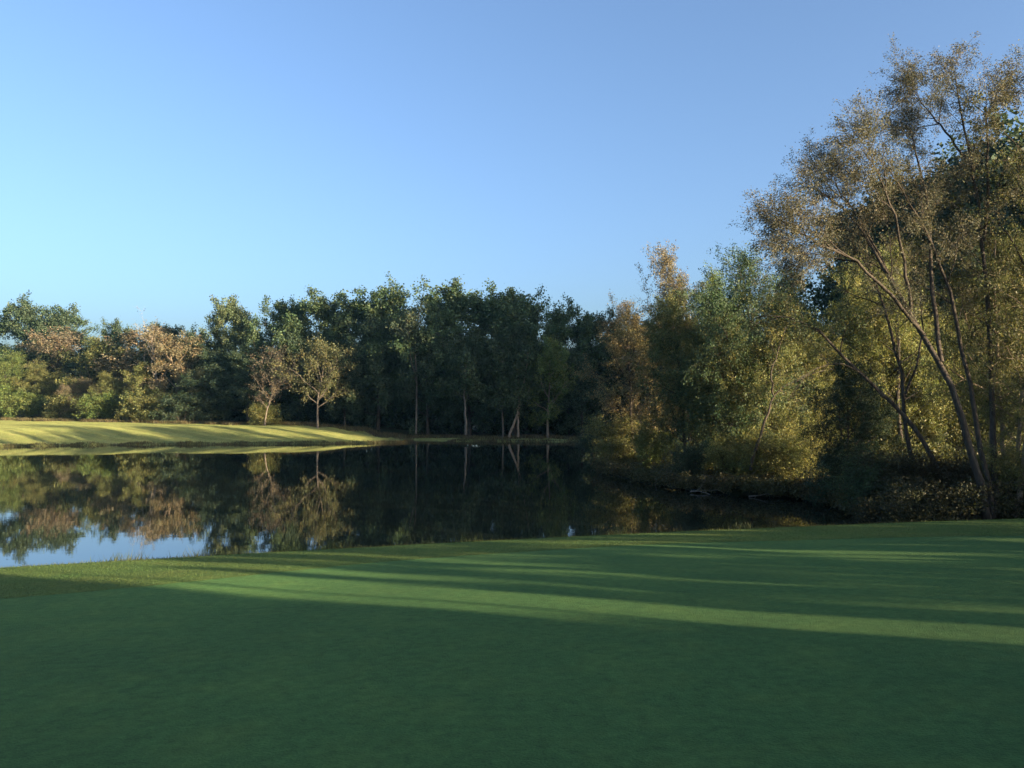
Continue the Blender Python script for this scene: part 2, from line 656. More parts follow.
OAK = [dict(n=22, a0=85, a1=28, seg=6, wob=0.11, up=0.05, r=0.020, k=5),
       dict(n=6, **{'from': 0.30}, a0=55, a1=40, seg=5, wob=0.12, up=0.04, len=0.5, r=0.014, k=3),
       dict(n=4, **{'from': 0.25}, a0=50, a1=40, seg=3, wob=0.15, up=0.02, len=0.5, draw=False)]
lib('forest_tree', M_BARK, 4, seed=11, H=16, cb=0.12, Rc=6.2, r0=0.30, levels=OAK, lens=None,
    leafspec=dict(per=31, spread=0.28, size=0.275, aspect=0.7), wob=0.04)
FINE = [dict(n=14, a0=62, a1=25, seg=6, wob=0.12, up=0.07, r=0.020, k=5),
        dict(n=6, **{'from': 0.25}, a0=50, a1=35, seg=5, wob=0.15, up=0.05, len=0.5, r=0.013, k=3),
        dict(n=5, **{'from': 0.2}, a0=45, a1=35, seg=3, wob=0.15, up=0.04, len=0.5, r=0.008, k=3)]
lib('autumn_tree', M_BARK_TAN, 3, seed=51, H=13, cb=0.16, Rc=4.6, r0=0.22, levels=FINE, lens=None,
    leafspec=dict(per=15, spread=0.24, size=0.24, aspect=0.6), wob=0.06)
FIELD = [dict(n=11, a0=55, a1=25, seg=7, wob=0.12, up=0.06, r=0.028, k=5),
         dict(n=6, **{'from': 0.25}, a0=55, a1=35, seg=5, wob=0.14, up=0.04, len=0.5, r=0.017, k=4),
         dict(n=5, **{'from': 0.2}, a0=50, a1=35, seg=3, wob=0.15, up=0.03, len=0.5, r=0.010, k=3)]
lib('field_tree', M_BARK_MID, 2, seed=81, H=11, cb=0.25, Rc=5.4, r0=0.17, levels=FIELD, lens=None,
    leafspec=dict(per=10.5, spread=0.30, size=0.23, aspect=0.6), wob=0.07)
lib('bare_tree', M_BARK_PALE, 1, seed=93, H=14, cb=0.2, Rc=5.2, r0=0.26, levels=FIELD, lens=None,
    leafspec=dict(per=1.6, spread=0.2, size=0.18, aspect=0.6), wob=0.07)
BUSH = [dict(n=8, a0=60, a1=25, seg=5, wob=0.15, up=0.05, r=0.016, k=4),
        dict(n=5, **{'from': 0.2}, a0=55, a1=40, seg=4, wob=0.15, up=0.02, len=0.55, r=0.010, k=3),
        dict(n=4, **{'from': 0.2}, a0=50, a1=40, seg=3, wob=0.15, up=0.0, len=0.55, draw=False)]
lib('bush', M_BARK, 3, seed=131, H=4.0, cb=0.08, Rc=1.9, r0=0.07, levels=BUSH, lens=None, stems=5,
    leafspec=dict(per=6.5, spread=0.16, size=0.15, aspect=0.65), wob=0.10, seg=6, kt=5)
NEARB = [dict(n=9, a0=60, a1=25, seg=6, wob=0.15, up=0.05, r=0.014, k=4),
         dict(n=5, **{'from': 0.15}, a0=55, a1=40, seg=4, wob=0.15, up=0.02, len=0.55, r=0.009, k=3),
         dict(n=4, **{'from': 0.2}, a0=50, a1=40, seg=3, wob=0.15, up=0.0, len=0.55, r=0.006, k=3)]
lib('shrub', M_BARK, 3, seed=161, H=3.2, cb=0.05, Rc=1.5, r0=0.05, levels=NEARB, lens=None, stems=6,
    leafspec=dict(per=8, spread=0.10, size=0.085, aspect=0.6), wob=0.10, seg=6, kt=5)
SPIN = [dict(n=22, a0=52, a1=22, seg=6, wob=0.12, up=0.06, r=0.016, k=4),
        dict(n=6, **{'from': 0.2}, a0=48, a1=35, seg=5, wob=0.15, up=0.03, len=0.5, r=0.011, k=3),
        dict(n=5, **{'from': 0.2}, a0=45, a1=35, seg=3, wob=0.15, up=0.0, len=0.5, r=0.007, k=3)]
lib('bank_tree', M_BARK, 3, seed=191, H=12, cb=0.14, Rc=3.3, r0=0.16, levels=SPIN, lens=None,
    leafspec=dict(per=14, spread=0.11, size=0.12, aspect=0.45), wob=0.07, lean=(-0.10, 0))
EDGE = [dict(n=26, a0=65, a1=25, seg=7, wob=0.12, up=0.02, r=0.016, k=5),
        dict(n=8, **{'from': 0.2}, a0=55, a1=35, seg=5, wob=0.14, up=-0.02, len=0.5, r=0.011, k=3),
        dict(n=6, **{'from': 0.15}, a0=50, a1=35, seg=4, wob=0.12, up=-0.10, len=0.5, r=0.006, k=3)]
lib('edge_tree', M_BARK, 2, seed=331, H=13, cb=0.16, Rc=4.0, r0=0.18, levels=EDGE, lens=None,
    leafspec=dict(per=13, spread=0.09, size=0.095, aspect=0.42, droop=0.4), wob=0.07)
DROOP = [dict(n=20, a0=65, a1=25, seg=7, wob=0.12, up=0.02, r=0.018, k=5),
         dict(n=7, **{'from': 0.2}, a0=55, a1=35, seg=5, wob=0.14, up=-0.04, len=0.5, r=0.012, k=3),
         dict(n=6, **{'from': 0.15}, a0=50, a1=35, seg=4, wob=0.12, up=-0.14, len=0.55, r=0.006, k=3)]
lib('leafy_tree', M_BARK, 2, seed=231, H=10, cb=0.14, Rc=3.8, r0=0.18, levels=DROOP, lens=None, stems=2, stem_spread=0.16,
    leafspec=dict(per=13, spread=0.11, size=0.12, aspect=0.45, droop=0.5), wob=0.08)


COL = [dict(n=30, a0=70, a1=30, seg=4, wob=0.10, up=0.12, r=0.012, k=3),
       dict(n=5, **{'from': 0.2}, a0=45, a1=30, seg=3, wob=0.12, up=0.1, len=0.6, r=0.008, k=3),
       dict(n=3, **{'from': 0.2}, a0=45, a1=30, seg=3, wob=0.12, up=0.1, len=0.5, draw=False)]
lib('shade_column_tree', M_BARK, 2, seed=281, H=8, cb=0.04, Rc=0.85, r0=0.10, levels=COL, lens=None,  # narrow trees shaped to cut crisp shade streaks across the green
    leafspec=dict(per=14, spread=0.10, size=0.13, aspect=0.6), wob=0.01,
    prof=lambda t: 1.0 if t < 0.75 else max(0.25, 1.0 - (t - 0.75) * 3.0))


def cloud(name, seed, pts, n, spread, size, aspect, colour, dens=None, mat=None):
    """leafy undergrowth: clumps of leaves round many hidden centres (x, y, z, radius)"""
    rng = np.random.default_rng(seed)
    pts = np.asarray(pts)
    w = pts[:, 3] ** 2
    idx = rng.choice(len(pts), n, p=w / w.sum())
    d = rng.normal(size=(n, 3))
    d /= np.linalg.norm(d, axis=1, keepdims=True)
    r = rng.uniform(0.25, 1.0, (n, 1)) ** 0.6 * pts[idx, 3:4] * rng.uniform(0.8, 1.25, (n, 1))
    pos = pts[idx, :3] + d * r * np.array([1, 1, 0.85])
    lv = leaf_quads(rng, pos, size, aspect)
    o = put(bpy.data.objects.new(name, mesh_from(name, lv, quads_for(n), M_LEAF)), 'stuff')
    o.color = (*colour, 1)
    return o

lib('high_crown_shade_tree', M_BARK, 2, seed=291, H=17, cb=0.56, Rc=1.35, r0=0.16, levels=COL, lens=None,  # crown raised and narrowed to throw shade on the far bank
    leafspec=dict(per=14, spread=0.14, size=0.18, aspect=0.6), wob=0.012)
lib('bare_field_tree', M_BARK_MID, 1, seed=81, H=11, cb=0.25, Rc=5.4, r0=0.16, levels=FIELD, lens=None,
    leafspec=dict(per=5, spread=0.28, size=0.21, aspect=0.6), wob=0.07)


def at(px, D):
    return (px - 512.0) / FPX * D


def plant(kind, v, px, D, top, colour, label, cat='tree', group=None, sx=1.0, rot=None, bark=None, name=None, rs=[0]):
    """one tree or bush: an Empty at its foot with a trunk and a crown"""
    rs[0] += 1
    rng = random.Random(rs[0] * 7 + 3)
    X = at(px, D)
    z = gz(X, D)
    H = CAM_Z - (top - HOR) / FPX * D - z
    return plant_at(kind, v, X, D, z, H, colour, label, cat, group, sx, rot if rot is not None else (rng.uniform(-0.6, 0.6) if kind == 'bank_tree' else rng.uniform(0, 6.28)), bark, name)


CROWN_TOP = {}


def real_h(kind, v):
    if (kind, v) not in CROWN_TOP:
        lm = LIB[kind][v][1]
        co = np.empty(len(lm.vertices) * 3, dtype=np.float32)
        lm.vertices.foreach_get("co", co)
        CROWN_TOP[(kind, v)] = float(np.percentile(co[2::3], 99.7))
    return CROWN_TOP[(kind, v)]


def plant_at(kind, v, X, Y, z, H, colour, label, cat='tree', group=None, sx=1.0, rot=0.0, bark=None, name=None):
    v = v % len(LIB[kind])
    tm, lm, h0 = LIB[kind][v]
    s = H / real_h(kind, v)
    e = bpy.data.objects.new(name or kind, None)
    e.empty_display_size = 0.5
    put(e, None, label, cat, group)
    e.location = (X, Y, z)
    e.rotation_euler = (0, 0, rot)
    e.scale = (s * sx, s * sx, s)
    shrub = cat in ('bush', 'shrub')
    t = put(bpy.data.objects.new("stems" if shrub else "trunk", tm), parent=e)
    if bark:
        t.material_slots[0].link = 'OBJECT'
        t.material_slots[0].material = bark
    c = put(bpy.data.objects.new("foliage" if shrub else "crown", lm), parent=e)
    c.color = (*colour, 1)
    return e


# colours (real-world leaf reflectance)
DKG = (0.050, 0.078, 0.044)
MDG = (0.062, 0.098, 0.046)
BLG = (0.058, 0.090, 0.052)
OLV = (0.138, 0.152, 0.056)
TAN = (0.155, 0.136, 0.085)
PNK = (0.138, 0.119, 0.080)
YEL = (0.178, 0.192, 0.064)
ORG = (0.190, 0.160, 0.078)
LGR = (0.110, 0.150, 0.045)

GL = "trees at the left beyond the mown bank"
GM = "dark trees behind the middle of the pond"
GR = "trees on the right bank of the pond"
GO = "trees outside the frame"

# --- left group, far beyond the mown mound
for a in [
    ('forest_tree', 0, -40, 140, 304, BLG, "dark oak cut by the left edge of the photo, behind the bright green bush", 1.0),
    ('forest_tree', 1, 20, 138, 299, BLG, "tall blue-green round-topped oak near the left edge, highest of the left trees", 1.1),
    ('forest_tree', 2, 62, 134, 308, BLG, "dark green oak rising behind the first pinkish-tan tree", 1.0),
    ('forest_tree', 3, 112, 126, 322, DKG, "small dark treetop showing between the two tan trees at left", 0.8),
    ('forest_tree', 0, 158, 120, 325, DKG, "dark tree hidden behind the bare pale tree", 1.0),
    ('forest_tree', 1, 196, 112, 330, DKG, "low dark treetop in the dip of the skyline left of the feathery tall tree", 1.0),
    ('autumn_tree', 0, 54, 124, 325, PNK, "thin pinkish-tan tree below the dark oaks at far left", 1.15),
    ('autumn_tree', 1, 92, 119, 338, OLV, "olive-yellow tree between the two pinkish-tan trees", 1.1),
    ('autumn_tree', 2, 126, 115, 326, TAN, "wide tan tree just left of the bare pale tree", 1.2),
    ('bare_tree', 0, 157, 110, 308, TAN, "nearly bare pale tree with whitish spreading branches above the left bank", 1.0),
    ('autumn_tree', 0, 178, 107, 328, TAN, "tan tree on the right shoulder of the left tree group, beside the dark wood", 1.0),
    ('leafy_tree', 0, 4, 120, 352, LGR, "bright green bushy tree at the left edge above the mown bank", 1.1),
    ('leafy_tree', 1, 42, 119, 362, OLV, "olive bushy tree beside the bright green one at far left", 1.0),
    ('leafy_tree', 0, 112, 110, 372, OLV, "low yellow-olive leafy tree in front of the wide tan tree", 0.9),
    ('leafy_tree', 1, 78, 113, 378, TAN, "low brownish leafy tree under the olive-yellow tree", 0.9),
    ('autumn_tree', 1, 146, 108, 362, OLV, "short olive tree at the foot of the bare pale tree", 0.9),
    ('autumn_tree', 2, 20, 128, 345, MDG, "mid-green tree under the tallest left oak", 0.9),
    ('autumn_tree', 0, 194, 104, 368, (0.085, 0.095, 0.050), "dim olive low tree where the left group meets the shaded wood", 1.1)]:
    plant(*a[:7], group=GL, sx=a[7] * (1.25 if a[0] in ('autumn_tree', 'leafy_tree') else 1.0))
for a in [
    (0, 100, 108, 392, LGR, "light green bush at the edge of the mown grass, below the wide tan tree"),
    (1, 62, 112, 394, OLV, "olive bush at the edge of the mown grass, below the pinkish-tan tree"),
    (2, 22, 116, 390, LGR, "green bush at the edge of the mown grass, third from the left edge"),
    (0, -8, 118, 384, LGR, "bright green bush cut by the left edge above the mown grass"),
    (1, 138, 105.5, 388, OLV, "yellow-green bush at the edge of the mown grass, below the bare pale tree"),
    (2, 160, 104, 390, OLV, "olive bush right of the yellow-green one below the bare pale tree"),
    (0, 182, 101.5, 392, DKG, "dark bush where the sunlit bank passes into shade")]:
    plant('bush', a[0], a[1], a[2], a[3], a[4], a[5], 'bush', "bushes along the edge of the mown bank", 1.35)

# --- two specimen trees on the mound
plant('bare_field_tree', 0, 265, 94, 346, (0.140, 0.118, 0.080), "thin pinkish-brown tree standing on the mound, left of the two lone trees", 'tree', None, 0.95)
plant('field_tree', 1, 318, 92, 338, (0.105, 0.112, 0.052), "olive lone tree with a forked pale trunk on the mound, right of the two", 'tree', None, 1.05)
plant('bush', 1, 264, 95.5, 402, OLV, "low tan-olive bush around the foot of the thin pinkish tree", 'bush', None, 1.5)

# --- the shaded wood behind the pond
for a in [
    ('forest_tree', 2, 232, 112, 298, (0.085, 0.115, 0.058), "tall light green tree with a loose feathery top, leftmost in the shaded wood", 0.75),
    ('forest_tree', 3, 212, 106, 350, DKG, "dark lower tree under the feathery tall tree", 1.1),
    ('forest_tree', 0, 280, 108, 300, MDG, "dark tree with an open top above the thin pinkish lone tree", 0.8),
    ('forest_tree', 1, 248, 104, 345, DKG, "dark low tree behind the thin pinkish lone tree", 1.1),
    ('forest_tree', 2, 322, 106, 293, MDG, "tall dark tree above the olive lone tree", 0.95),
    ('forest_tree', 3, 300, 102, 335, DKG, "dark tree filling the gap between the two lone trees", 1.0),
    ('forest_tree', 0, 358, 104, 299, DKG, "dark tree right of the olive lone tree, its top just under the skyline", 1.0),
    ('forest_tree', 1, 396, 102, 283, MDG, "highest treetop of the middle wood, light green and round", 0.9),
    ('forest_tree', 2, 378, 97, 318, DKG, "dark tree in front of the highest treetop of the middle wood", 0.9),
    ('forest_tree', 3, 440, 100, 284, MDG, "tall tree right of the highest treetop, above the pale slim trunk", 1.0),
    ('forest_tree', 0, 428, 94, 330, DKG, "dark tree hung over the pale slim trunk", 0.8),
    ('forest_tree', 1, 486, 99, 288, MDG, "tall tree in the centre of the wood, left of the leaning lit trunks", 1.0),
    ('forest_tree', 2, 470, 93, 330, DKG, "dark tree behind the short sunlit trunks at the water", 0.85),
    ('forest_tree', 3, 526, 97, 290, MDG, "tall round-topped tree above the leaning lit trunks", 0.95),
    ('forest_tree', 0, 515, 92.5, 325, DKG, "dark tree whose foot stands behind the leaning lit trunks", 0.8),
    ('forest_tree', 1, 568, 96, 302, MDG, "tree with the lowest round top of the wood, above the yellow-green small tree", 0.9),
    ('forest_tree', 2, 600, 98, 312, DKG, "dark tree at the right end of the wood, beside the orange tree", 0.9),
    ('forest_tree', 3, 582, 91, 352, DKG, "short dark tree under the right end of the wood", 0.8),
    ('forest_tree', 1, 640, 100, 318, DKG, "dark tree hidden behind the orange tree", 1.0),
    ('forest_tree', 0, 690, 104, 318, DKG, "dark far tree hidden behind the dense green bank trees", 1.0),
    ('forest_tree', 2, 345, 96, 352, DKG, "low dark tree behind the right side of the olive lone tree", 0.9),
    ('autumn_tree', 1, 548, 89.5, 338, LGR, "small yellow-green tree in layers at the water, before the dark wood", 0.7)]:
    plant(*a[:7], group=GM, sx=a[7] * (1.15 if a[0] == 'forest_tree' else 1.35))

# --- right bank, trees from the orange one to the frame's edge
for a in [
    ('bank_tree', 0, 634, 47, 298, ORG, "orange-leaved leaning tree at the tip of the right bank", 0.85, None),
    ('bank_tree', 1, 652, 48, 322, ORG, "short rust-coloured tree behind the orange leaning tree", 0.9, None),
    ('bank_tree', 2, 676, 51, 247, TAN, "tall thin tree with a feathery plume top right of the orange tree", 0.62, None),
    ('bank_tree', 0, 690, 49, 276, TAN, "thin brownish tree between the plume-topped tree and the dense green trees", 0.8, None),
    ('bank_tree', 1, 716, 50, 268, LGR, "green tree with a pointed top left of the gap of sky", 0.8, None),
    ('leafy_tree', 0, 692, 42, 290, OLV, "dense olive tree over the dark round bush at the water", 0.8, None),
    ('leafy_tree', 1, 726, 40, 284, MDG, "dense drooping green tree in the middle of the right bank", 0.85, None),
    ('leafy_tree', 0, 756, 38.5, 290, OLV, "olive leafy tree left of the curved bare limb", 0.8, None),
    ('bank_tree', 2, 760, 45, 250, MDG, "loose green tree under the left tip of the willow", 0.9, None),
    ('leafy_tree', 1, 812, 46, 316, YEL, "yellow tree glowing behind the curved bare limb", 0.85, None),
    ('bank_tree', 0, 806, 52, 264, MDG, "dark green tree behind the left half of the willow", 1.0, None),
    ('leafy_tree', 0, 852, 31, 352, (0.030, 0.050, 0.026), "dark green leafy tree below the leaning dark trunk", 0.75, None),
    ('leafy_tree', 1, 866, 48, 256, YEL, "tall yellow-green tree seen through the willow's stems", 0.8, None),
    ('bank_tree', 1, 905, 44, 240, YEL, "golden tree behind the fork of the willow", 0.8, None),
    ('leafy_tree', 0, 930, 47, 330, OLV, "olive tree between the willow stems", 0.7, None),
    ('edge_tree', 1, 985, 28, 225, OLV, "olive slender tree behind the willow's main stem", 0.8, M_BARK_TAN),
    ('edge_tree', 0, 1022, 26.5, 66, (0.085, 0.090, 0.036), "large dark olive tree cut by the right edge", 0.85, None),
    ('edge_tree', 0, 1012, 26, 250, OLV, "olive slender tree behind the sunlit trunk at the right edge", 0.75, M_BARK_TAN),
    ('leafy_tree', 0, 965, 48, 300, DKG, "dark tree filling the wood behind the willow's foot", 0.9, None),
    ('leafy_tree', 1, 1010, 47, 290, OLV, "olive tree deep in the wood at the right edge", 0.9, None)]:
    plant(*a[:7], group=GR, sx=a[7] * (1.25 if a[0] == 'bank_tree' else 1.1), bark=a[8])

for a in [
    (0, 690, 37.6, 440, DKG, "dark round bush overhanging the water in the middle of the right bank", 0.8),
    (1, 735, 37.0, 432, YEL, "yellow-green bush at the water right of the dark round bush", 1.1),
    (2, 768, 36.0, 428, YEL, "yellow bush at the water below the curved bare limb", 1.1),
    (0, 802, 35.0, 424, YEL, "golden bush at the water under the glowing yellow tree", 1.1),
    (1, 838, 31.4, 444, DKG, "dark green bush at the water's corner, right of the golden bush", 1.0),
    (2, 866, 28.2, 445, MDG, "dim green bush at the lawn's edge where the water ends", 1.2),
    (0, 895, 27.4, 450, (0.048, 0.052, 0.024), "brownish bush at the lawn's edge left of the willow's foot", 1.2),
    (1, 928, 26.8, 452, (0.055, 0.050, 0.027), "brown twiggy bush at the lawn's edge touching the willow's foot", 1.2),
    (2, 960, 26.2, 458, (0.055, 0.050, 0.027), "low brown bush in front of the willow's foot", 1.1),
    (0, 1004, 25.4, 440, OLV, "olive bush between the willow and the sunlit trunk", 0.8),
    (1, 622, 47.0, 415, OLV, "olive bush around the foot of the orange tree", 1.1),
    (2, 655, 44.0, 420, LGR, "pale green bush hanging over the water right of the orange tree", 1.0),
    (0, 600, 50.0, 425, DKG, "dark bush at the very tip of the right bank", 1.0)]:
    plant('shrub', a[0], a[1], a[2], a[3], a[4], a[5], 'bush', "bushes on the right bank", a[6])

# --- the big willow, its stems drawn one by one
def P(px, py, D):
    return np.array([at(px, D), D, CAM_Z - (py - HOR) / FPX * D])


def stem_tree(name, seed, stems, lv, reach, leafspec, colour, label, bark):
    """a tree grown on hand-laid stems (each a run of points through the wood, with its root radius)"""
    rng = np.random.default_rng(seed)
    g = Geo()
    base = P(*stems[0][0][0])
    zb = gz(base[0], base[1])

    for pts, r0 in stems:
        q = np.array([P(*p) for p in pts])
        # resample smoothly
        t = np.linspace(0, len(q) - 1, 15)
        qq = np.stack([np.interp(t, np.arange(len(q)), q[:, i]) for i in range(3)], -1)
        for _ in range(2):
            qq[1:-1] = (qq[:-2] + 2 * qq[1:-1] + qq[2:]) / 4
        qq[1:-1] += rng.normal(size=(13, 3)) * 0.03
        qq -= np.array([base[0], base[1], zb])
        rad = r0 * (1 - np.linspace(0, 1, 15) * 0.82)
        g.line(qq, rad, 7)
        spawn(g, rng, qq, rad, lv, 0, lambda ft: reach * (1.3 - 0.85 * ft))
    leaves = leaves_from_twigs(rng, g.twigs, **leafspec)
    e = put(bpy.data.objects.new(name, None), None, label, 'tree', GR)
    e.location = (base[0], base[1], zb)
    put(bpy.data.objects.new("trunk", g.wood_mesh(name + "_trunk", bark)), parent=e)
    c = put(bpy.data.objects.new("crown", mesh_from(name + "_crown", leaves, quads_for(len(leaves) // 4), M_LEAF)), parent=e)
    c.color = (*colour, 1)


WILLOW = [
    ([(986, 522, 24.6), (972, 450, 24.6), (955, 385, 24.8), (925, 335, 25.2), (895, 282, 25.8), (868, 235, 26.2), (846, 206, 26.6), (822, 190, 27)], 0.122),
    ([(925, 335, 25.2), (897, 300, 24.6), (862, 262, 24.2), (826, 245, 23.8), (800, 232, 23.4), (788, 226, 23.2)], 0.065),
    ([(942, 362, 25.0), (934, 300, 25.6), (932, 240, 26.2), (928, 180, 26.8), (918, 145, 27.2), (912, 125, 27.4)], 0.079),
    ([(912, 310, 25.5), (905, 250, 25.2), (893, 200, 24.8), (878, 165, 24.5), (870, 140, 24.4)], 0.056),
    ([(990, 522, 24.9), (980, 440, 25.2), (966, 360, 25.6), (952, 290, 25.8), (930, 230, 25.7), (905, 190, 25.4), (890, 165, 25.2)], 0.088),
    ([(992, 520, 25.0), (994, 420, 25.8), (990, 320, 26.4), (985, 230, 26.6), (976, 165, 26.6), (966, 112, 26.5), (960, 72, 26.5)], 0.099),
    ([(986, 240, 26.6), (992, 170, 26.2), (990, 110, 25.8), (990, 112, 25.6), (1000, 96, 25.5)], 0.056),
    ([(978, 170, 26.6), (950, 130, 27.2), (932, 108, 27.8), (918, 86, 28)], 0.047),
    ([(868, 235, 26.2), (840, 226, 27), (815, 238, 27.6), (795, 248, 28)], 0.047),
    ([(895, 282, 25.8), (860, 215, 27), (842, 190, 28), (830, 170, 28.5)], 0.047),
]
WILLOW_LV = [dict(n=10, **{'from': 0.40}, a0=50, a1=28, seg=6, wob=0.12, up=0.05, r=0.013, k=4, len=0.30),
      dict(n=7, **{'from': 0.15}, a0=48, a1=32, seg=5, wob=0.14, up=0.02, len=0.5, r=0.008, k=3),
      dict(n=5, **{'from': 0.15}, a0=45, a1=32, seg=4, wob=0.14, up=-0.06, len=0.5, r=0.005, k=3)]
stem_tree("willow_tree", 77, WILLOW, WILLOW_LV, 1.8, dict(per=11.0, spread=0.075, size=0.066, aspect=0.38, droop=0.35, along=True), (0.102, 0.101, 0.066),
          "tall many-stemmed willow leaning left over the bank, thin grey-olive leaves against the sky", M_BARK)
SPARSE = [dict(n=6, **{'from': 0.45}, a0=55, a1=30, seg=5, wob=0.14, up=0.06, r=0.014, k=4, len=0.3),
          dict(n=5, **{'from': 0.2}, a0=50, a1=35, seg=4, wob=0.15, up=0.02, len=0.5, r=0.009, k=3),
          dict(n=4, **{'from': 0.2}, a0=45, a1=35, seg=3, wob=0.15, up=0.0, len=0.5, r=0.006, k=3)]
stem_tree("leaning_tree", 81, [
    ([(940, 475, 26.6), (925, 440, 26.8), (902, 412, 27.0), (872, 388, 27.2), (845, 356, 27.4), (822, 332, 27.6), (798, 316, 27.8), (770, 312, 28), (752, 320, 28.2)], 0.085),
    ([(884, 398, 27.1), (862, 370, 27.0), (838, 362, 26.8), (815, 368, 26.6), (798, 384, 26.5), (788, 402, 26.4)], 0.028)],
    SPARSE, 1.4, dict(per=5, spread=0.1, size=0.10, aspect=0.4, droop=0.3), (0.055, 0.075, 0.032),
    "dark bare-stemmed tree leaning far left from behind the willow's foot", M_BARK)
stem_tree("slim_tree", 82, [
    ([(912, 478, 28.5), (906, 430, 28.6), (902, 380, 28.8), (893, 330, 29), (880, 285, 29.2), (860, 250, 29.4), (842, 225, 29.6)], 0.085),
    ([(904, 400, 28.7), (918, 362, 29), (924, 330, 29.2), (922, 290, 29.4), (910, 250, 29.6)], 0.05)],
    SPARSE, 1.6, dict(per=6, spread=0.1, size=0.10, aspect=0.4, droop=0.3), (0.060, 0.078, 0.032),
    "slim dark upright tree between the leaning trunk and the willow's stems", M_BARK)
stem_tree("crooked_tree", 83, [
    ([(750, 470, 35.4), (757, 440, 35.4), (768, 415, 35.5), (773, 393, 35.6), (790, 383, 35.8), (812, 372, 36), (838, 368, 36.2)], 0.075),
    ([(773, 395, 35.6), (772, 370, 35.4), (780, 345, 35.2), (790, 318, 35)], 0.05)],
    SPARSE, 1.5, dict(per=5, spread=0.12, size=0.11, aspect=0.45, droop=0.2), (0.110, 0.112, 0.034),
    "tree with a crooked bare limb on the right bank, before the yellow tree", M_BARK)
stem_tree("sunlit_tree", 84, [
    ([(1012, 519, 24.9), (1017, 490, 25), (1023, 462, 25.1), (1029, 420, 25.2), (1034, 370, 25.3), (1036, 310, 25.4), (1034, 250, 25.5)], 0.11)],
    SPARSE, 1.7, dict(per=7, spread=0.1, size=0.09, aspect=0.4, droop=0.3), (0.090, 0.090, 0.034),
    "tree with a sunlit orange-tan trunk cut by the right edge at the lawn", M_BARK_TAN)
stem_tree("pale_lit_trunk_tree", 85, [
    ([(1002, 475, 27), (1002, 430, 27), (1001, 390, 27), (999, 340, 27.2), (995, 290, 27.4), (998, 240, 27.6)], 0.08)],
    SPARSE, 1.6, dict(per=7, spread=0.1, size=0.10, aspect=0.4, droop=0.3), (0.090, 0.090, 0.034),
    "tree with a straight pale-lit trunk just right of the willow's stems", M_BARK_TAN)


stem_tree("pale_lit_trunk_tree", 91, [([(416, 434, 92), (417, 400, 92), (416, 370, 92), (414, 340, 92), (420, 310, 92)], 0.13), ([(417, 385, 92), (409, 350, 92), (406, 318, 92)], 0.09)],
          SPARSE, 2.4, dict(per=5, spread=0.3, size=0.26, aspect=0.6), (0.060, 0.080, 0.045), "slim pale-barked tree with bare upper trunk in the dark wood, left of centre", M_BARK_MID)
stem_tree("leaning_trunk_tree", 92, [([(509, 437, 88.3), (514, 424, 88.4), (519, 408, 88.6), (524, 385, 88.8), (528, 350, 89)], 0.17)],  # light bark paints sunlight onto this trunk and those after it
          SPARSE, 2.6, dict(per=9, spread=0.3, size=0.28, aspect=0.6), (0.050, 0.075, 0.034), "tree with a pale trunk leaning right at the far water's edge", M_BARK_TAN)
stem_tree("pale_lit_trunk_tree", 93, [([(518, 437, 88.6), (518, 420, 88.6), (519, 400, 88.7), (517, 360, 88.8)], 0.15)],
          SPARSE, 2.4, dict(per=9, spread=0.3, size=0.28, aspect=0.6), (0.050, 0.075, 0.034), "tree with a straight trunk coloured as if sunlit just right of the leaning one", M_BARK_TAN)
stem_tree("pale_lit_trunk_tree", 94, [([(503, 437, 89), (503, 420, 89), (502, 400, 89.2), (503, 360, 89.4)], 0.12)],
          SPARSE, 2.4, dict(per=9, spread=0.3, size=0.28, aspect=0.6), (0.050, 0.075, 0.034), "tree with a straight thin trunk just left of the leaning one", M_BARK_MID)
stem_tree("pale_lit_trunk_tree", 95, [([(466, 435, 87.6), (466, 415, 87.6), (464, 395, 87.8), (466, 360, 88)], 0.17)],
          SPARSE, 2.4, dict(per=9, spread=0.3, size=0.28, aspect=0.6), (0.050, 0.075, 0.034), "tree with a stout trunk toned paler as if sunlit, low in the dark wood, left of the leaning one", M_BARK_MID)


def driftwood(name, seed, p0, runs, label):
    rng = np.random.default_rng(seed)
    g = Geo()
    for (x, y, z, dx, dy, dz, L, r) in runs:
        q = curve(rng, (x, y, z), (dx, dy, dz), L, 8, 0.22, 0.0)
        g.line(q, np.linspace(r, r * 0.25, 8), 5)
    o = put(bpy.data.objects.new(name, g.wood_mesh(name, M_DEADWOOD)), None, label, "branch")
    o.location = p0


driftwood("fallen_branch", 3, (at(690, 36.0), 36.0, 0.06), [(0, 0, 0, 1, -0.2, 0.12, 1.5, 0.03), (0.1, 0, 0.02, 1, -0.3, 0.35, 1.1, 0.022), (0.5, -0.1, 0.08, 0.8, -0.5, -0.15, 0.9, 0.018), (0, 0, 0, 0.3, -0.2, 0.6, 0.4, 0.018), (1.0, -0.2, 0.1, 1, 0.1, 0.25, 0.8, 0.015)],
          "pale forked dead branch lying in the water below the dark round bush")
driftwood("fallen_branch", 4, (at(655, 39.5), 39.5, -0.05), [(0, 0, 0, 0.25, -0.1, 1, 1.1, 0.02), (0.08, 0, 0.4, -0.6, -0.2, 0.7, 0.5, 0.012)],
          "thin dead stick poking up out of the water at the bank's tip")
driftwood("fallen_branch", 5, (at(748, 34.4), 34.4, 0.03), [(0, 0, 0, 1, -0.35, 0.2, 1.8, 0.03), (0.6, -0.2, 0.1, 0.6, -0.6, 0.4, 0.9, 0.02), (0.2, 0, 0.04, 0.9, 0.1, -0.1, 1.2, 0.018)],
          "dark twiggy dead branch at the waterline under the golden bushes")


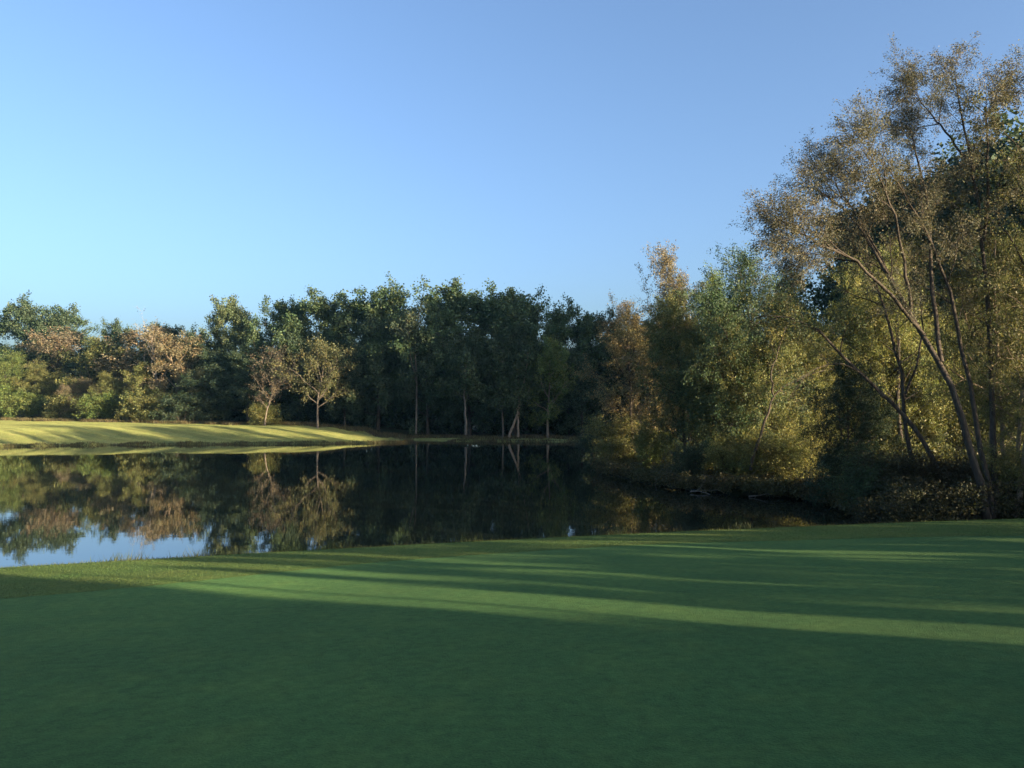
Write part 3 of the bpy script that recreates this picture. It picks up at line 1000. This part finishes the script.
def blades(name, seed, n, xy, hlo, hhi, wid, colour, lean=0.5):
    rng = np.random.default_rng(seed)
    x, y = xy(rng, n)
    z = np.maximum(rough_z(x, y), ground_z(x, y)) - 0.004
    h = rng.uniform(hlo, hhi, n)
    a = rng.uniform(0, 2 * PI, n)
    b = rng.uniform(0, 2 * PI, n)
    base = np.stack([x, y, z], -1)
    side = np.stack([np.cos(a), np.sin(a), 0 * a], -1) * wid / 2
    tip = base + np.stack([np.cos(b) * h * lean, np.sin(b) * h * lean, h], -1) * rng.uniform(0.6, 1, (n, 1))
    v = np.stack([base - side, base + side, tip], 1).reshape(-1, 3)
    o = put(bpy.data.objects.new(name, mesh_from(name, v, None, M_LEAF, tris=np.arange(n * 3).reshape(n, 3))), 'stuff')
    o.color = (*colour, 1)


def rough_xy(rng, n):
    x = rng.uniform(-14, 19, n)
    t = rng.random(n)
    return x, smooth_edge(x) * (1 - t) + (crest(x) + 0.9) * t


def rim_xy(rng, n):
    x = rng.uniform(-14, 14, n)
    return x, crest(x) + rng.uniform(0.2, 0.9, n)


def shore_xy(rng, n):
    a = np.array([(-75, 75), (-58, 74), (-49, 75), (-43, 78), (-35, 79), (-28, 80), (-20, 81), (-14, 82.6), (-11.6, 84.2), (-11, 86.5), (-6, 86.5), (0, 85.5), (9, 85)])
    c_ = (rng.random(n) ** 1.0) * (len(a) - 1.001)
    clump = np.sin(c_ * 9.1) + np.sin(c_ * 23.7 + 1) + rng.normal(size=n) * 0.6
    c_ = np.where(clump > 0.2, c_, np.roll(c_[clump.argsort()], 7))
    k = c_.astype(int)
    f = (c_ - k)[:, None]
    p = a[k] * (1 - f) + a[k + 1] * f
    return p[:, 0] + rng.normal(size=n) * 0.15, p[:, 1] + rng.uniform(-0.2, 0.7, n)


def edge_xy(rng, n):
    x = rng.uniform(-88, 11.5, n)
    back = np.interp(x, [-200, -85, -60, -43, -30, -22, -10, 0, 8, 12], [130, 117, 107, 101, 97, 95, 91.5, 89.5, 88.5, 86])
    return x, back + 0.8 * np.sin(x * 0.6) + 0.5 * np.sin(x * 1.7) + rng.normal(size=n) * 0.55


blades("long_grass", 5, 30000, edge_xy, 0.15, 0.55, 0.07, (0.105, 0.092, 0.045))
blades("shore_grass", 3, 14000, shore_xy, 0.08, 0.38, 0.05, (0.080, 0.072, 0.032))
blades("rough_grass", 1, 200000, rough_xy, 0.010, 0.028, 0.010, (0.072, 0.118, 0.034))
def weed_xy(rng, n):
    c_ = np.array([-8.6, -7.1, -5.2, -4.3, -1.2, 2.8, 6.4])[rng.integers(0, 7, n)]
    x = c_ + rng.normal(size=n) * 0.22
    return x, crest(x) + 0.45 + rng.normal(size=n) * 0.12


blades("rim_grass", 4, 700, weed_xy, 0.12, 0.34, 0.014, (0.060, 0.078, 0.028))
blades("rim_grass", 2, 9000, rim_xy, 0.03, 0.10, 0.010, (0.070, 0.085, 0.026))

# --- undergrowth nobody could count
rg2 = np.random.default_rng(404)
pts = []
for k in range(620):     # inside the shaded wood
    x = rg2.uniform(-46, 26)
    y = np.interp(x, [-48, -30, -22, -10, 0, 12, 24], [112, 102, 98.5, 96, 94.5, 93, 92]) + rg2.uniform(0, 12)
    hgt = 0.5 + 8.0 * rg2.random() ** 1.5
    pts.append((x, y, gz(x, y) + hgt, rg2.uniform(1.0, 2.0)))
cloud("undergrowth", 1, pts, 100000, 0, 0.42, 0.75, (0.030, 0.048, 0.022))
pts = []
for k in range(380):     # behind the left trees
    x = rg2.uniform(-110, -44)
    y = np.interp(x, [-110, -80, -44], [134, 126, 108]) + rg2.uniform(0, 9)
    hgt = 0.8 + 9.0 * rg2.random() ** 1.3
    pts.append((x, y, gz(x, y) + hgt, rg2.uniform(1.0, 2.0)))
cloud("undergrowth", 2, pts, 48000, 0, 0.42, 0.75, (0.055, 0.066, 0.028))
pts = []
bank = np.array([(5.3, 47.5), (6.9, 41), (8.4, 37.2), (10.5, 35.1), (12.6, 33.3), (13.2, 31), (12.8, 28.8)])
for k in range(520):     # along the right bank, hanging over the water
    t = rg2.uniform(0, len(bank) - 1.001)
    i_ = int(t)
    p = bank[i_] * (1 - t + i_) + bank[i_ + 1] * (t - i_)
    off_ = rg2.uniform(-0.9, 2.2)
    q = p + np.array([0.75, 0.66]) * off_
    pts.append((q[0], q[1], max(0.25, gz(q[0], q[1])) + 0.02 + 0.38 * rg2.random() + 0.12 * max(off_, 0) * rg2.random(), rg2.uniform(0.2, 0.45)))
cloud("bank_undergrowth", 3, pts, 60000, 0, 0.10, 0.6, (0.095, 0.088, 0.040))
pts = []
for k in range(420):     # between lawn and willow
    x = rg2.uniform(11.2, 24)
    y = crest(x) + rg2.uniform(0.5, 4.0 if x < 16 else 2.2)
    pts.append((x, y, gz(x, y) + 0.1 + 1.1 * rg2.random() ** 1.4, rg2.uniform(0.25, 0.55)))
cloud("bank_undergrowth", 4, pts, 50000, 0, 0.085, 0.5, (0.040, 0.043, 0.022))
pts = []
for k in range(420):     # deep in the right-hand wood
    D = rg2.uniform(36, 62)
    x = at(rg2.uniform(690, 1060), D)
    top_ = 0.8 if 39.5 < D + 0.641 * x < 58.5 else 6.5      # kept low along the sun track to let sun onto the bank
    pts.append((x, D, gz(x, D) + 0.4 + top_ * rg2.random() ** 1.3, rg2.uniform(0.6, 1.3) * (0.6 if top_ < 2 else 1)))
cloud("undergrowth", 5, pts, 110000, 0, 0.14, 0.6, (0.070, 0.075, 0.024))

# --- off to the right and behind the camera: shade-throwing wood, with rows added to streak the light
OFFL = "dark tree standing in the wood outside the right edge of the photo"
rg = random.Random(5)


def off(x, y, h, kind='forest_tree', sx=1.0):
    plant_at(kind, rg.randrange(4), x, y, gz(x, y), h, DKG, OFFL, 'tree', GO, sx, rg.uniform(0, 6.28))


def line(c, x):          # a point on the sun's ground track number c
    return x, c - 0.641 * x


for k in range(21):      # tall wood right of the pond, shading the middle of the far shore
    x, y = line(89 + 3.0 * (k % 7) + rg.uniform(-1, 1), 40 + 8 * (k // 7) + rg.uniform(-1, 1))
    off(x, y, 24 + rg.uniform(-1, 2), sx=1.1)
for k in range(10):      # wood right of the green and behind the camera
    x, y = line(1.0 - 2.4 * k, 23 + 5 * (k % 2) + rg.uniform(-0.5, 0.5))
    off(x, y, 10 + rg.uniform(-1, 2), sx=1.25)


def shade(c0, c1, h, x=19.0):  # row of added unseen trees blocking the sun between two tracks
    n = max(1, int(round((c1 - c0) / 1.5)))
    w = (c1 - c0) / n / 1.187
    for q in range(n):
        xx, yy = line(c0 + (q + 0.5) * (c1 - c0) / n, x + rg.uniform(-0.4, 0.4))
        sxx = w / 1.3 * 8.0 / h
        plant_at('shade_column_tree', rg.randrange(2), xx, yy, gz(xx, yy), h * rg.uniform(0.95, 1.05), DKG, OFFC, 'tree', GO + ', narrow ones added for shade', sxx, rg.uniform(0, 6.28))


OFFC = "narrow upright dark tree added outside the right edge to streak the green with shade"
shade(-6.0, 8.75, 9.0)
shade(-5.2, 8.6, 9.0, 20.4)
shade(-6.0, 8.4, 9.0, 21.8)
shade(9.62, 9.72, 5)
shade(10.75, 11.6, 3.0)
shade(11.95, 14.5, 3.0)
shade(14.9, 17.0, 3.0)
shade(17.05, 19.2, 3.1)
shade(19.85, 23.3, 4.2, 20)
shade(23.7, 28.0, 4.2, 22)
shade(28.5, 32.5, 5, 25)
shade(33.0, 39.0, 5.5, 27)
shade(33.6, 39.2, 5.5, 29)
OFFH = "slim tall tree with a high narrow crown, added beyond the right edge to shade the far bank"
for q, c in enumerate((46.0, 49.4, 54.0, 62.5, 69.0, 72.4)):     # added so their crowns streak the far bank with shade
    x, y = line(c, 42 + rg.uniform(-2, 2))
    plant_at('high_crown_shade_tree', q, x, y, gz(x, y), rg.uniform(16.0, 18.0), DKG, OFFH, 'tree', GO + ', high-crowned ones added for shade', rg.uniform(0.5, 0.7), rg.uniform(0, 6.28))

nl = sum(len(o.data.polygons) for o in bpy.data.objects if o.type == 'MESH')
print("total faces (with copies)", nl)

# ------------------------------------------------------------------ thin evening air
hm = bpy.data.materials.new("thin_haze")
hm.use_nodes = True
hn = hm.node_tree
for n_ in list(hn.nodes):
    if n_.type != 'OUTPUT_MATERIAL':
        hn.nodes.remove(n_)
pv = hn.nodes.new("ShaderNodeVolumePrincipled")
pv.inputs["Color"].default_value = (0.26, 0.64, 1.0, 1)
pv.inputs["Density"].default_value = 0.0001
pv.inputs["Anisotropy"].default_value = 0.0
hn.links.new(pv.outputs[0], hn.nodes["Material Output"].inputs["Volume"])
hv = [(x, y, z) for z in (-2.0, 34.0) for (x, y) in ((-240, -90), (160, -90), (160, 190), (-240, 190))]
hq = [(0, 3, 2, 1), (4, 5, 6, 7), (0, 1, 5, 4), (1, 2, 6, 5), (2, 3, 7, 6), (3, 0, 4, 7)]
put(bpy.data.objects.new("haze", mesh_from("haze", np.array(hv), hq, hm)), 'stuff')
